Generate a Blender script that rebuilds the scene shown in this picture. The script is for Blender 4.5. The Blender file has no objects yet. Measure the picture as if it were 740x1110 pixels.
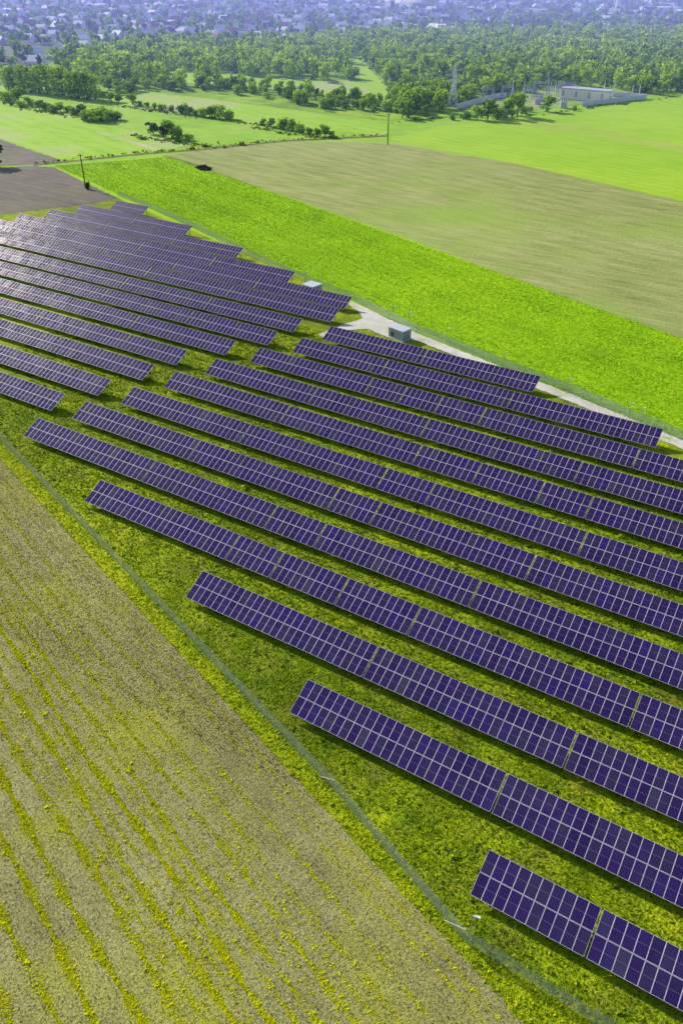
import bpy, math, random
import numpy as np
from math import sin, cos, tan, radians, pi, sqrt, atan2, hypot

random.seed(7)
RNG = np.random.default_rng(11)
scene = bpy.context.scene
COL = scene.collection

# ------------------------------------------------------------------ survey of the site
# Camera of the drone, solved from the panel rows; ground(u, v) gives the surveyed ground point.
CF, PITCH, ROLL, YAW, CH = 875.118, 0.603561, 0.007093, -0.550768, 67.414
FWD = np.array([sin(YAW) * cos(PITCH), cos(YAW) * cos(PITCH), -sin(PITCH)])
_r = np.array([cos(YAW), -sin(YAW), 0.0])
_u = np.cross(_r, FWD)
RGT = _r * cos(ROLL) + _u * sin(ROLL)
UPV = -_r * sin(ROLL) + _u * cos(ROLL)
CAM = np.array([0.0, 0.0, CH])


def ground(u, v, z=0.0):
    d = FWD + RGT * (u - 370) / CF - UPV * (v - 555) / CF
    p = CAM + d * ((z - CH) / d[2])
    return float(p[0]), float(p[1])


def project(p):
    d = np.asarray(p, float) - CAM
    w = d @ FWD
    return 370 + CF * (d @ RGT) / w, 555 - CF * (d @ UPV) / w


def height_at(u, vb, vt):
    x, y = ground(u, vb)
    lo, hi = 0.2, 80
    for _ in range(40):
        m = (lo + hi) / 2
        if project((x, y, m))[1] > vt:
            lo = m
        else:
            hi = m
    return lo


# ------------------------------------------------------------------ object helpers
def link(o, parent=None):
    COL.objects.link(o)
    if parent is not None:
        o.parent = parent
    return o


def tag(o, label=None, cat=None, group=None, kind=None):
    if label:
        o['label'] = label
    if cat:
        o['category'] = cat
    if group:
        o['group'] = group
    if kind:
        o['kind'] = kind
    return o


def empty(name, loc, rz=0.0):
    o = bpy.data.objects.new(name, None)
    o.empty_display_size = 0.5
    o.location = loc
    o.rotation_euler = (0, 0, rz)
    return link(o)


def put(name, mesh, parent=None, loc=(0, 0, 0), rot=(0, 0, 0), scale=(1, 1, 1)):
    o = bpy.data.objects.new(name, mesh)
    o.location, o.rotation_euler, o.scale = loc, rot, scale
    return link(o, parent)


class MB:
    """collects boxes, bars and polygons into one mesh"""

    def __init__(self):
        self.v, self.f, self.m = [], [], []

    def poly(self, pts, mat=0):
        b = len(self.v)
        self.v += [tuple(p) for p in pts]
        self.f.append(tuple(range(b, b + len(pts))))
        self.m.append(mat)

    def box(self, x0, x1, y0, y1, z0, z1, mat=0):
        b = len(self.v)
        self.v += [(x0, y0, z0), (x1, y0, z0), (x1, y1, z0), (x0, y1, z0), (x0, y0, z1), (x1, y0, z1), (x1, y1, z1), (x0, y1, z1)]
        for q in ((0, 3, 2, 1), (4, 5, 6, 7), (0, 1, 5, 4), (1, 2, 6, 5), (2, 3, 7, 6), (3, 0, 4, 7)):
            self.f.append(tuple(b + i for i in q))
            self.m.append(mat)

    def bar(self, a, c, ra, rc=None, n=6, mat=0, cap=True):
        rc = ra if rc is None else rc
        a, c = np.array(a, float), np.array(c, float)
        d = c - a
        d = d / (np.linalg.norm(d) + 1e-9)
        s = np.cross(d, (0, 0, 1) if abs(d[2]) < .9 else (1, 0, 0))
        s /= np.linalg.norm(s)
        t = np.cross(d, s)
        b = len(self.v)
        for p, r in ((a, ra), (c, rc)):
            for k in range(n):
                w = 2 * pi * k / n
                self.v.append(tuple(p + r * (cos(w) * s + sin(w) * t)))
        for k in range(n):
            k2 = (k + 1) % n
            self.f.append((b + k, b + k2, b + n + k2, b + n + k))
            self.m.append(mat)
        if cap:
            self.f.append(tuple(b + n + k for k in range(n)))
            self.m.append(mat)
            self.f.append(tuple(b + n - 1 - k for k in range(n)))
            self.m.append(mat)

    def mesh(self, name, mats):
        me = bpy.data.meshes.new(name)
        me.from_pydata(self.v, [], self.f)
        for m in (mats if isinstance(mats, (list, tuple)) else [mats]):
            me.materials.append(m)
        if any(self.m):
            me.polygons.foreach_set('material_index', self.m)
        me.update()
        return me

    def build(self, name, mats, parent=None, **k):
        return put(name, self.mesh(name, mats), parent, **k)


def np_mesh(name, verts, nper, tint, mat):
    """verts (F*nper,3): separate faces of nper corners; tint (F*nper,)"""
    n = len(verts)
    me = bpy.data.meshes.new(name)
    me.vertices.add(n)
    me.vertices.foreach_set('co', np.ascontiguousarray(verts, np.float32).ravel())
    me.loops.add(n)
    me.loops.foreach_set('vertex_index', np.arange(n, dtype=np.int32))
    me.polygons.add(n // nper)
    me.polygons.foreach_set('loop_start', np.arange(0, n, nper, dtype=np.int32))
    a = me.attributes.new('tint', 'FLOAT', 'POINT')
    a.data.foreach_set('value', np.ascontiguousarray(tint, np.float32))
    me.materials.append(mat)
    me.update(calc_edges=True)
    return me


# ------------------------------------------------------------------ materials
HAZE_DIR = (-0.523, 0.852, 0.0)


class NT:
    def __init__(self, name):
        self.mat = bpy.data.materials.new(name)
        self.mat.use_nodes = True
        self.t = self.mat.node_tree
        self.t.nodes.clear()
        self.out = self.n('ShaderNodeOutputMaterial')

    def n(self, kind, **kw):
        x = self.t.nodes.new(kind)
        for k, v in kw.items():
            setattr(x, k, v)
        return x

    def l(self, a, b):
        self.t.links.new(a, b)

    def val(self, sock, v):
        if isinstance(v, bpy.types.NodeSocket):
            self.l(v, sock)
        elif v is not None:
            sock.default_value = (*v, 1.0) if (isinstance(v, tuple) and len(v) == 3 and sock.type == 'RGBA') else v

    def math(self, op, a, b=None, c=None, clamp=False):
        x = self.n('ShaderNodeMath', operation=op)
        x.use_clamp = clamp
        self.val(x.inputs[0], a)
        self.val(x.inputs[1], b)
        self.val(x.inputs[2], c)
        return x.outputs[0]

    def mix(self, f, a, b, blend='MIX'):
        x = self.n('ShaderNodeMix', data_type='RGBA', blend_type=blend)
        self.val(x.inputs['Factor'], f)
        self.val(x.inputs[6], a)
        self.val(x.inputs[7], b)
        return x.outputs[2]

    def coord(self):
        return self.n('ShaderNodeNewGeometry').outputs['Position']

    def mapped(self, rz=0.0, scale=(1, 1, 1), src=None):
        m = self.n('ShaderNodeMapping', vector_type='POINT')
        self.l(src or self.coord(), m.inputs['Vector'])
        m.inputs['Rotation'].default_value = (0, 0, rz)
        m.inputs['Scale'].default_value = scale
        return m.outputs[0]

    def noise(self, scale, detail=3, rough=.55, vec=None, dist=0.0):
        x = self.n('ShaderNodeTexNoise')
        x.inputs['Scale'].default_value = scale
        x.inputs['Detail'].default_value = detail
        x.inputs['Roughness'].default_value = rough
        x.inputs['Distortion'].default_value = dist
        self.l(vec or self.coord(), x.inputs['Vector'])
        return x.outputs['Fac']

    def ramp(self, f, stops):
        x = self.n('ShaderNodeValToRGB')
        e = x.color_ramp.elements
        while len(e) < len(stops):
            e.new(0.5)
        for k, (p, c) in enumerate(stops):
            e[k].position = p
            e[k].color = (*c, 1) if len(c) == 3 else c
        self.l(f, x.inputs[0])
        return x.outputs[0]

    def step(self, f, a, b):
        x = self.n('ShaderNodeMapRange')
        x.clamp = True
        self.val(x.inputs[0], f)
        x.inputs[1].default_value, x.inputs[2].default_value = a, b
        return x.outputs[0]

    def attr(self, name='tint'):
        x = self.n('ShaderNodeAttribute', attribute_name=name)
        return x.outputs['Fac']

    def rnd(self):
        return self.n('ShaderNodeObjectInfo').outputs['Random']

    def bump(self, h, strength, dist):
        x = self.n('ShaderNodeBump')
        x.inputs['Strength'].default_value = strength
        x.inputs['Distance'].default_value = dist
        self.l(h, x.inputs['Height'])
        return x.outputs[0]

    def finish(self, col, rough=.8, metal=0.0, normal=None, haze=True, spec=.3, trans=None):
        p = self.n('ShaderNodeBsdfPrincipled')
        self.val(p.inputs['Base Color'], col)
        self.val(p.inputs['Roughness'], rough)
        p.inputs['Metallic'].default_value = metal
        p.inputs['Specular IOR Level'].default_value = spec
        if normal is not None:
            self.l(normal, p.inputs['Normal'])
        s = p.outputs[0]
        if trans:
            tr = self.n('ShaderNodeBsdfTranslucent')
            self.val(tr.inputs[0], col)
            m = self.n('ShaderNodeMixShader')
            m.inputs[0].default_value = trans
            self.l(s, m.inputs[1])
            self.l(tr.outputs[0], m.inputs[2])
            s = m.outputs[0]
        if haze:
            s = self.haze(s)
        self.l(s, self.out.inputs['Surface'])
        self.bsdf = p
        return self.mat

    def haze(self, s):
        # bluish summer haze painted into far surfaces as emission, stronger with depth
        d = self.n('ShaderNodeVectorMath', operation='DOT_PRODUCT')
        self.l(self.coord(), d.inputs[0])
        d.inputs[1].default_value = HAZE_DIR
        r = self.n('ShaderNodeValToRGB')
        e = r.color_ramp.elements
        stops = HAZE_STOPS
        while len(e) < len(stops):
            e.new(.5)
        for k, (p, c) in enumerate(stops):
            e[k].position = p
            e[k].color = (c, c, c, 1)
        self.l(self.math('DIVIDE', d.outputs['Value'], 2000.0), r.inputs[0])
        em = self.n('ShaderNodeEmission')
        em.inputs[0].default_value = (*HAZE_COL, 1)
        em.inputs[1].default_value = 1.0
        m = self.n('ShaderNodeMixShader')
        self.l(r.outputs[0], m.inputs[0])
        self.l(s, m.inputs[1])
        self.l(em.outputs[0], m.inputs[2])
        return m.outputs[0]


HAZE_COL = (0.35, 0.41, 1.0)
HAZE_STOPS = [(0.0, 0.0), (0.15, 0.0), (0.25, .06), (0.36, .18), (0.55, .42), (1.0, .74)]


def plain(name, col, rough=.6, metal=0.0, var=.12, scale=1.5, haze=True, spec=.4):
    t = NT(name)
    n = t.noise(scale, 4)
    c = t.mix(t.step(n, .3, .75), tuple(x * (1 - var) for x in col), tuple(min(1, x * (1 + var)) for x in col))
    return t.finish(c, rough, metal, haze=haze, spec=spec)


FIELD_ROT = radians(19.3)     # field furrows run along world direction (cos, -sin) of this angle


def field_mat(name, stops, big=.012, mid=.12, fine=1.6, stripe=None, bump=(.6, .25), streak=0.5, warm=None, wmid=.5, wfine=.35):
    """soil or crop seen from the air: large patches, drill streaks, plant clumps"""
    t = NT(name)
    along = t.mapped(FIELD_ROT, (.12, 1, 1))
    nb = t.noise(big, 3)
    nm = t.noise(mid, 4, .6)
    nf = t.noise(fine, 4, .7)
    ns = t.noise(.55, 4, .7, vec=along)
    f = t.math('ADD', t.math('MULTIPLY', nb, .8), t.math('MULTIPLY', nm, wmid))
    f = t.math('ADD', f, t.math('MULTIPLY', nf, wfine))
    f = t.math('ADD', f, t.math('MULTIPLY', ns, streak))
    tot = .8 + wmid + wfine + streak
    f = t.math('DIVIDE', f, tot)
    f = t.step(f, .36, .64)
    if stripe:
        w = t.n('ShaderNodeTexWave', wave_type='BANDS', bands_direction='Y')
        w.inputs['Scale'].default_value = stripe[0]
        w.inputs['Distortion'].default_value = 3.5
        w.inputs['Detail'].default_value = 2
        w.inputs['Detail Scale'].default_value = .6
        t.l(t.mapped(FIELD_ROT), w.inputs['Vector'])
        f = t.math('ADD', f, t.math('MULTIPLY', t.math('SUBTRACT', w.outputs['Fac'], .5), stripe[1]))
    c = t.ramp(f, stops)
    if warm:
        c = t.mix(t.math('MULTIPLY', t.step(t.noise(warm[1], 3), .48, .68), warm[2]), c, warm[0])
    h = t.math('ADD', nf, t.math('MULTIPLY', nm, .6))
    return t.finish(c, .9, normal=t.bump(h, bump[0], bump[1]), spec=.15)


def leaf_mat(name, stops, trans=.25, patch=None, objvar=.35):
    t = NT(name)
    f = t.math('ADD', t.attr(), t.math('MULTIPLY', t.math('SUBTRACT', t.rnd(), .5), objvar))
    if patch:
        f = t.math('ADD', f, t.math('MULTIPLY', t.math('SUBTRACT', t.noise(patch[0], 3), .5), patch[1]))
    c = t.ramp(f, stops)
    return t.finish(c, .75, spec=.2, trans=trans)


M = {}
M['ground'] = field_mat('far_meadow', [(0, (.17, .33, .015)), (.45, (.30, .54, .03)), (1, (.46, .66, .05))], warm=((.45, .45, .20), .012, .6))
M['park'] = field_mat('park_turf', [(0, (.07, .12, .004)), (.35, (.18, .275, .005)), (.65, (.36, .46, .006)), (1, (.62, .65, .01))],
                      big=.03, mid=.25, fine=2.2, streak=.15, bump=(1, .35), wmid=.8, wfine=.7, warm=((.30, .22, .05), .22, .4))
M['weeds_strip'] = field_mat('verge_turf', [(0, (.15, .22, .005)), (.5, (.36, .445, .006)), (1, (.66, .67, .01))], mid=.4, fine=2.5, streak=.2, bump=(1, .3))
M['lime'] = field_mat('lime_crop', [(0, (.17, .33, .004)), (.45, (.34, .60, .005)), (1, (.54, .77, .008))], big=.02, mid=.1, fine=1.1, streak=.5,
                      bump=(1, .35), wfine=.7)
M['lime_far'] = field_mat('lime_meadow', [(0, (.25, .48, .012)), (.5, (.36, .58, .03)), (1, (.48, .66, .06))], big=.012, mid=.06, fine=.6, streak=1.2, stripe=(.06, .16), bump=(.6, .3))
M['stubble'] = field_mat('pale_stubble', [(0, (.20, .25, .06)), (.5, (.35, .385, .12)), (1, (.50, .50, .21))], big=.016, mid=.08, fine=.8, streak=1.5, stripe=(.045, .14),
                         bump=(.6, .3), warm=((.30, .47, .05), .015, .7))
M['mown'] = field_mat('mown_strip', [(0, (.30, .48, .03)), (.5, (.40, .54, .06)), (1, (.48, .55, .12))], big=.02, mid=.08, fine=.6, streak=1.0)
M['ploughed'] = field_mat('ploughed_soil', [(0, (.11, .095, .08)), (.5, (.20, .175, .155)), (1, (.31, .275, .24))], big=.03, mid=.15, fine=1.4, streak=.9,
                          bump=(1, .4), warm=((.22, .25, .09), .05, .45))
M['pale'] = field_mat('pale_meadow', [(0, (.20, .44, .012)), (.4, (.33, .58, .02)), (.7, (.42, .58, .08)), (1, (.48, .48, .24))], big=.02, mid=.05, fine=.5, streak=1.4, stripe=(.04, .15), warm=((.47, .44, .36), .02, .6))
M['crop'] = field_mat('crop_soil', [(0, (.17, .155, .065)), (.45, (.36, .34, .13)), (1, (.54, .52, .23))], big=.03, mid=.25, fine=3.2, streak=.45,
                      bump=(1, .22), wfine=.9, warm=((.46, .47, .05), .09, .7))
M['wood_floor'] = field_mat('wood_floor', [(0, (.10, .20, .012)), (.5, (.24, .42, .02)), (1, (.45, .62, .03))], big=.02, mid=.08, fine=.5)
M['town_floor'] = field_mat('town_floor', [(0, (.08, .12, .05)), (.5, (.15, .19, .10)), (1, (.30, .30, .26))], big=.01, mid=.04, fine=.3)
M['gravel'] = field_mat('gravel', [(0, (.50, .47, .40)), (.5, (.72, .69, .62)), (1, (.85, .82, .76))], big=.05, mid=.4, fine=3, streak=.5, warm=((.30, .34, .08), .2, .55))
M['dirt_track'] = field_mat('dirt_track', [(0, (.10, .13, .02)), (.5, (.17, .18, .05)), (1, (.27, .26, .12))], big=.05, mid=.2, fine=2)
M['path_pale'] = field_mat('pale_path', [(0, (.40, .42, .18)), (.5, (.50, .50, .26)), (1, (.58, .55, .33))], big=.05, mid=.2, fine=2)
M['yard'] = field_mat('yard_grass', [(0, (.22, .36, .05)), (.5, (.32, .42, .12)), (1, (.45, .45, .3))], big=.05, mid=.2, fine=2)

M['steel'] = plain('galvanised_steel', (.20, .24, .28), .5, .3)
M['post'] = plain('fence_steel', (.36, .40, .40), .5, .2)
M['brace'] = plain('bright_zinc', (.55, .58, .50), .45, .2)
M['white'] = plain('white_paint', (.78, .77, .74), .55)
M['grey_clad'] = plain('grey_cladding', (.42, .46, .50), .5)
M['roof_sheet'] = plain('pale_roof_sheet', (.60, .63, .68), .4)
M['door'] = plain('grey_door', (.30, .33, .37), .5)
M['vent'] = plain('dark_louvre', (.09, .10, .12), .6)
M['concrete'] = plain('concrete', (.68, .67, .72), .8)
M['wood'] = plain('weathered_wood', (.085, .065, .055), .85)
M['ceramic'] = plain('brown_ceramic', (.12, .06, .05), .3)
M['lattice'] = plain('lattice_steel', (.70, .72, .78), .5, .1)
M['bark'] = plain('bark', (.075, .06, .045), .9)
M['brush'] = plain('dead_branches', (.07, .045, .05), .9, var=.4)
M['wall_white'] = plain('render_white', (.95, .94, .92), .8)
M['wall_cream'] = plain('render_cream', (.85, .78, .62), .8)
M['wall_grey'] = plain('render_grey', (.50, .49, .50), .8)
M['roof_red'] = plain('roof_red', (.40, .22, .22), .8)
M['roof_dark'] = plain('roof_slate', (.13, .12, .15), .7)
M['roof_brown'] = plain('roof_brown', (.26, .17, .15), .8)
M['roof_light'] = plain('roof_pale', (.95, .93, .95), .7)
M['glass_dark'] = plain('window_glass', (.04, .05, .07), .2)
M['wall_sub'] = plain('station_wall', (.95, .92, .80), .8)
M['roof_sub'] = plain('station_roof', (.50, .50, .66), .7)
M['blue_steel'] = plain('blue_steel', (.42, .44, .66), .6)

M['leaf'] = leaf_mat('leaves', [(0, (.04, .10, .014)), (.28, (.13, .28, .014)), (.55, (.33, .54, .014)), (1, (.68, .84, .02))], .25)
M['leaf_dark'] = leaf_mat('dark_leaves', [(0, (.02, .055, .01)), (.5, (.06, .14, .012)), (1, (.16, .27, .02))], .15)
M['grass'] = leaf_mat('grass_tufts', [(0, (.05, .09, .003)), (.3, (.165, .27, .004)), (.6, (.365, .485, .006)), (.85, (.72, .78, .008)), (1, (.88, .82, .02))], .4, patch=(.35, .9))
M['lime_leaf'] = leaf_mat('lime_leaves', [(0, (.14, .28, .003)), (.4, (.34, .60, .004)), (.75, (.53, .79, .006)), (1, (.72, .85, .02))], .35, patch=(.12, .45))
M['weed'] = leaf_mat('yellow_weeds', [(0, (.34, .36, .004)), (.4, (.72, .76, .005)), (1, (.98, .97, .01))], .5)
M['straw'] = leaf_mat('straw_blades', [(0, (.09, .08, .04)), (.3, (.25, .23, .095)), (.65, (.50, .475, .20)), (1, (.76, .72, .37))], .3, patch=(.25, .4))


# module glass: violet monocrystalline cells
def module_glass():
    t = NT('module_glass')
    r = t.rnd()
    c = t.ramp(r, [(0, (.030, .015, .098)), (.4, (.042, .019, .130)), (.62, (.038, .024, .105)), (.8, (.046, .032, .105)), (.95, (.036, .016, .165)), (1, (.062, .054, .105))])
    tc = t.n('ShaderNodeTexCoord').outputs['Object']
    sep = t.n('ShaderNodeSeparateXYZ')
    t.l(tc, sep.inputs[0])
    lx = t.math('ABSOLUTE', t.math('SUBTRACT', t.math('FRACT', t.math('MULTIPLY', sep.outputs[0], 6.0)), .5))
    ly = t.math('ABSOLUTE', t.math('SUBTRACT', t.math('FRACT', t.math('MULTIPLY', sep.outputs[1], 12.0)), .5))
    line = t.math('MAXIMUM', t.step(lx, .455, .49), t.step(ly, .455, .49))
    c = t.mix(t.math('MULTIPLY', line, .35), c, (.10, .09, .16))
    dirt = t.noise(.35, 4)
    c = t.mix(t.math('MULTIPLY', t.step(dirt, .5, .75), .10), c, (.2, .18, .2))
    rr = t.math('ADD', .09, t.math('MULTIPLY', r, .07))
    m = t.finish(c, rr, haze=False, spec=.28)
    t.bsdf.inputs['IOR'].default_value = 1.5
    return m


M['cell'] = module_glass()
M['frame'] = plain('module_frame', (.93, .84, .99), .4, 0.0, haze=False, spec=.5)
M['midline'] = plain('module_busbar', (.20, .17, .30), .4, 0.0, haze=False)


def fence_mat():
    t = NT('wire_mesh')
    tc = t.n('ShaderNodeUVMap').outputs[0]
    sep = t.n('ShaderNodeSeparateXYZ')
    t.l(tc, sep.inputs[0])
    fx = t.math('ABSOLUTE', t.math('SUBTRACT', t.math('FRACT', t.math('MULTIPLY', sep.outputs[0], 16.0)), .5))
    fy = t.math('ABSOLUTE', t.math('SUBTRACT', t.math('FRACT', t.math('MULTIPLY', sep.outputs[1], 16.0)), .5))
    wire = t.math('GREATER_THAN', t.math('MAXIMUM', fx, fy), .355)
    p = t.n('ShaderNodeBsdfPrincipled')
    p.inputs['Base Color'].default_value = (.40, .47, .40, 1)
    p.inputs['Roughness'].default_value = .5
    p.inputs['Metallic'].default_value = .1
    tr = t.n('ShaderNodeBsdfTransparent')
    m = t.n('ShaderNodeMixShader')
    t.l(wire, m.inputs[0])
    t.l(tr.outputs[0], m.inputs[1])
    t.l(p.outputs[0], m.inputs[2])
    t.l(m.outputs[0], t.out.inputs['Surface'])
    return t.mat


M['mesh'] = fence_mat()


# ------------------------------------------------------------------ the setting: ground sheets
SHEETS = [0]


def sheet(name, pts, z, mat, jitter=0.0, sub=1):
    if z:                              # every sheet lies 4 mm above the one laid before it
        SHEETS[0] += 1
        z = .016 + .004 * SHEETS[0]
    out = []
    for i, p in enumerate(pts):
        q = pts[(i + 1) % len(pts)]
        L = hypot(q[0] - p[0], q[1] - p[1])
        k = max(1, int(L / sub)) if jitter else 1
        k = min(k, 400)
        for j in range(k):
            s = j / k
            out.append((p[0] + (q[0] - p[0]) * s + (random.gauss(0, jitter) if jitter else 0), p[1] + (q[1] - p[1]) * s + (random.gauss(0, jitter) if jitter else 0), 0))
    from mathutils import Vector
    from mathutils.geometry import delaunay_2d_cdt
    vs, _, fs, _, _, _ = delaunay_2d_cdt([Vector((a, b)) for a, b, c in out], [], [list(range(len(out)))], 1, 1e-5)
    fs = [f if (vs[f[1]] - vs[f[0]]).cross(vs[f[2]] - vs[f[0]]) > 0 else f[::-1] for f in fs]
    me = bpy.data.meshes.new(name)
    me.from_pydata([(q[0], q[1], z) for q in vs], [], fs)
    me.update()
    me.materials.append(mat)
    o = put(name, me)
    tag(o, kind='structure')
    return o


def G(*ps):
    return [ground(*p) for p in ps]


def along_line(c, x, s=.3365):
    return (x, c - s * x)


sheet('ground', [(-6000, -400), (3000, -400), (3000, 6000), (-6000, 6000)], 0.0, M['ground'])
# park turf between the two fences
sheet('solar_park_turf', [(-240, 115), (-125, 74.6), (-10, 34.0), (-9, 34.0), (60, 33.5), (60, 108), (-14, 131), (-73, 149), (-150, 182), (-216, 203), (-240, 200)], .02, M['park'], .25, 1.5)
# bottom-left crop field
sheet('crop_field', [along_line(31.2, -230), along_line(31.2, 30), (30, -60), (-230, -60)], .024, M['crop'], .12, .8)
sheet('field_verge', [along_line(31.0, -230), along_line(31.0, 35), (40, 35.2), (-9.5, 35.2), along_line(32.6, -12), along_line(33.2, -230)], .028, M['weeds_strip'], .15, .8)
# lime crop beyond the upper fence
sheet('lime_field', G((55, 180), (120, 174.5), (175, 168.5)) + G((310, 213), (450, 262), (600, 318), (740, 367)) + [(60, 140), (60, 112), (-14, 133.5)] + G((600, 413), (400, 336), (260, 272), (125, 214)), .024, M['lime'], .15, 1.5)
sheet('stubble_field', G((175, 169), (230, 161.5), (310, 153), (420, 155), (560, 178), (740, 219)) + [(60, 268), (60, 141)] + G((740, 367), (600, 318), (450, 262), (310, 213)), .028, M['stubble'], .2, 2)
sheet('lime_meadow', G((420, 151), (470, 139), (520, 131.5), (640, 119), (740, 104)) + [(80, 560), (80, 262)] + G((740, 218.5), (560, 177.5)), .032, M['lime_far'], .3, 2.5)
sheet('mown_strip', G((520, 131), (575, 130), (650, 139), (740, 158)) + [(60, 400), (60, 372)] + G((740, 166), (650, 148), (560, 136)), .036, M['mown'], .3, 2.5)
sheet('ploughed_field', G((0, 182), (30, 180), (58, 181), (128, 215)) + [(-214, 190), (-236, 150), (-300, 150), (-330, 200)], .028, M['ploughed'], .3, 1.5)
sheet('ploughed_strip', G((-30, 140), (0, 151), (40, 165), (70, 175.5), (40, 178.5), (0, 180), (-30, 182)), .032, M['ploughed'], .3, 1.5)
sheet('pale_meadow', G((-40, 108), (0, 113.5), (60, 124), (110, 134), (160, 146), (212, 157), (172, 164), (120, 170), (72, 175), (40, 164), (0, 150), (-40, 138)), .024, M['pale'], .3, 3)
sheet('pale_meadow', G((92, 114), (150, 117), (260, 133), (420, 148), (420, 135), (330, 122), (230, 108), (160, 101), (110, 104)), .024, M['pale'], .3, 3)
sheet('dirt_track', G((36, 178), (150, 166.6), (230, 160.3), (310, 152), (420, 146.6), (420, 148.2), (310, 153.6), (230, 162), (150, 168.2), (36, 180)), .04, M['dirt_track'], .15, 1)
sheet('grass_path', G((105, 142), (140, 151), (172, 161.5), (168, 163.6), (138, 153), (104, 143.2)), .04, M['path_pale'], .15, 1)
sheet('wood_floor', G((100, 104), (165, 99), (230, 107), (330, 120), (425, 131), (490, 122), (600, 104), (700, 103), (740, 99), (840, 88), (840, 38), (740, 38), (440, 38), (300, 48), (140, 52), (60, 66), (20, 84), (100, 96)), .024, M['wood_floor'], 1, 8)
sheet('town_ground', G((-300, 110), (-60, 99), (8, 92), (20, 84), (60, 66), (140, 52), (300, 48), (440, 38), (740, 38), (1000, 38)) + [(1200, 3500), (-3500, 3500), (-3500, 600)], .03, M['town_floor'], 2, 15)
MEADOW = G((150, 84), (240, 79), (262, 82), (300, 85), (400, 88), (428, 94), (428, 110), (395, 107), (345, 103), (300, 98), (250, 92), (215, 90), (165, 90))
sheet('woodland_meadow', MEADOW, .030, M['pale'], .8, 5)
clearings = [G((180, 78), (240, 78), (262, 84), (205, 88)), G((255, 84), (300, 88), (400, 92), (412, 97), (330, 97), (250, 92)), G((374, 62), (392, 62), (420, 98), (400, 99)),
             G((528, 63), (572, 64), (572, 67.5), (528, 66)), G((715, 71), (745, 72), (745, 76), (715, 75))]
for k, c in enumerate(clearings):
    sheet('woodland_clearing', c, .036, M['lime_far'] if k != 1 else M['pale'], .8, 5)
# service track along the upper fence, apron at the transformer station
sheet('gravel_track', G((381, 327), (400, 336), (425, 348), (450, 361), (500, 381), (560, 405), (620, 428), (680, 453), (740, 478)) + [(30, 116), (28, 113)] + G((740, 488), (680, 462), (620, 437), (560, 413), (500, 389), (455, 371), (430, 366), (420, 366), (398, 357), (376, 358), (350, 366), (345, 362), (372, 352), (393, 346), (390, 339), (376, 330)), .028, M['gravel'], .12, .8)
sheet('substation_yard', G((500, 118), (548, 103), (600, 96), (660, 99), (702, 104), (632, 113), (560, 122)), .04, M['yard'], .3, 4)

# ------------------------------------------------------------------ solar tables
TILT, SL, H0 = 0.449067, 4.0656, 0.8
Y0, DY = 38.4801, 8.72089
OFF = [0.39, 0.11, -0.1, -0.13, -0.34, -0.34, -0.36, 0.08, 0.05, 0.32, 0.24, 0.15, 0.68, 0.27, -0.71, -0.59, -0.21, 0.49]


def row_y(r):
    return Y0 + DY * r + OFF[r]


def module_mesh():
    b = MB()
    w, l, fw, t = .985, 2.01, .023, .035
    z = t
    x0, x1, y0, y1 = .0075, .0075 + w, 0, l
    # frame ring, seen from above
    b.poly([(x0, y0, z), (x1, y0, z), (x1 - fw, y0 + fw, z), (x0 + fw, y0 + fw, z)], 0)
    b.poly([(x1, y0, z), (x1, y1, z), (x1 - fw, y1 - fw, z), (x1 - fw, y0 + fw, z)], 0)
    b.poly([(x1, y1, z), (x0, y1, z), (x0 + fw, y1 - fw, z), (x1 - fw, y1 - fw, z)], 0)
    b.poly([(x0, y1, z), (x0, y0, z), (x0 + fw, y0 + fw, z), (x0 + fw, y1 - fw, z)], 0)
    zi = z - .006
    m = l / 2
    b.poly([(x0 + fw, y0 + fw, zi), (x1 - fw, y0 + fw, zi), (x1 - fw, m - .012, zi), (x0 + fw, m - .012, zi)], 1)
    b.poly([(x0 + fw, m - .012, zi), (x1 - fw, m - .012, zi), (x1 - fw, m + .012, zi), (x0 + fw, m + .012, zi)], 2)
    b.poly([(x0 + fw, m + .012, zi), (x1 - fw, m + .012, zi), (x1 - fw, y1 - fw, zi), (x0 + fw, y1 - fw, zi)], 1)
    # sides and back
    b.poly([(x0, y0, 0), (x1, y0, 0), (x1, y0, z), (x0, y0, z)], 0)
    b.poly([(x1, y0, 0), (x1, y1, 0), (x1, y1, z), (x1, y0, z)], 0)
    b.poly([(x1, y1, 0), (x0, y1, 0), (x0, y1, z), (x1, y1, z)], 0)
    b.poly([(x0, y1, 0), (x0, y0, 0), (x0, y0, z), (x0, y1, z)], 0)
    b.poly([(x0, y1, 0), (x1, y1, 0), (x1, y0, 0), (x0, y0, 0)], 0)
    return b.mesh('solar_module', [M['frame'], M['cell'], M['midline']])


MODULE = module_mesh()
b = MB(); b.box(-.05, .05, -.04, .04, -.25, H0 + .75 * sin(TILT) / cos(TILT) * 1.0 - .16); POST_F = b.mesh('support_post', M['steel'])
b = MB(); b.box(-.05, .05, -.04, .04, -.25, H0 + 2.85 * tan(TILT) - .16); POST_R = b.mesh('support_post', M['steel'])
b = MB(); b.box(-.04, .04, .1, SL - .1, -.20, -.085); RAFTER = b.mesh('rafter', M['steel'])
PURLIN = {}


def purlin(n):
    if n not in PURLIN:
        b = MB(); b.box(.05, n - .05, -.035, .035, -.083, -.003); PURLIN[n] = b.mesh('purlin', M['steel'])
    return PURLIN[n]


ORD = ['first', 'second', 'third', 'fourth', 'fifth', 'sixth', 'seventh', 'eighth', 'ninth', 'tenth', 'eleventh', 'twelfth', 'thirteenth',
       'fourteenth', 'fifteenth', 'sixteenth', 'seventeenth', 'eighteenth', 'nineteenth', 'twentieth']


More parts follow.
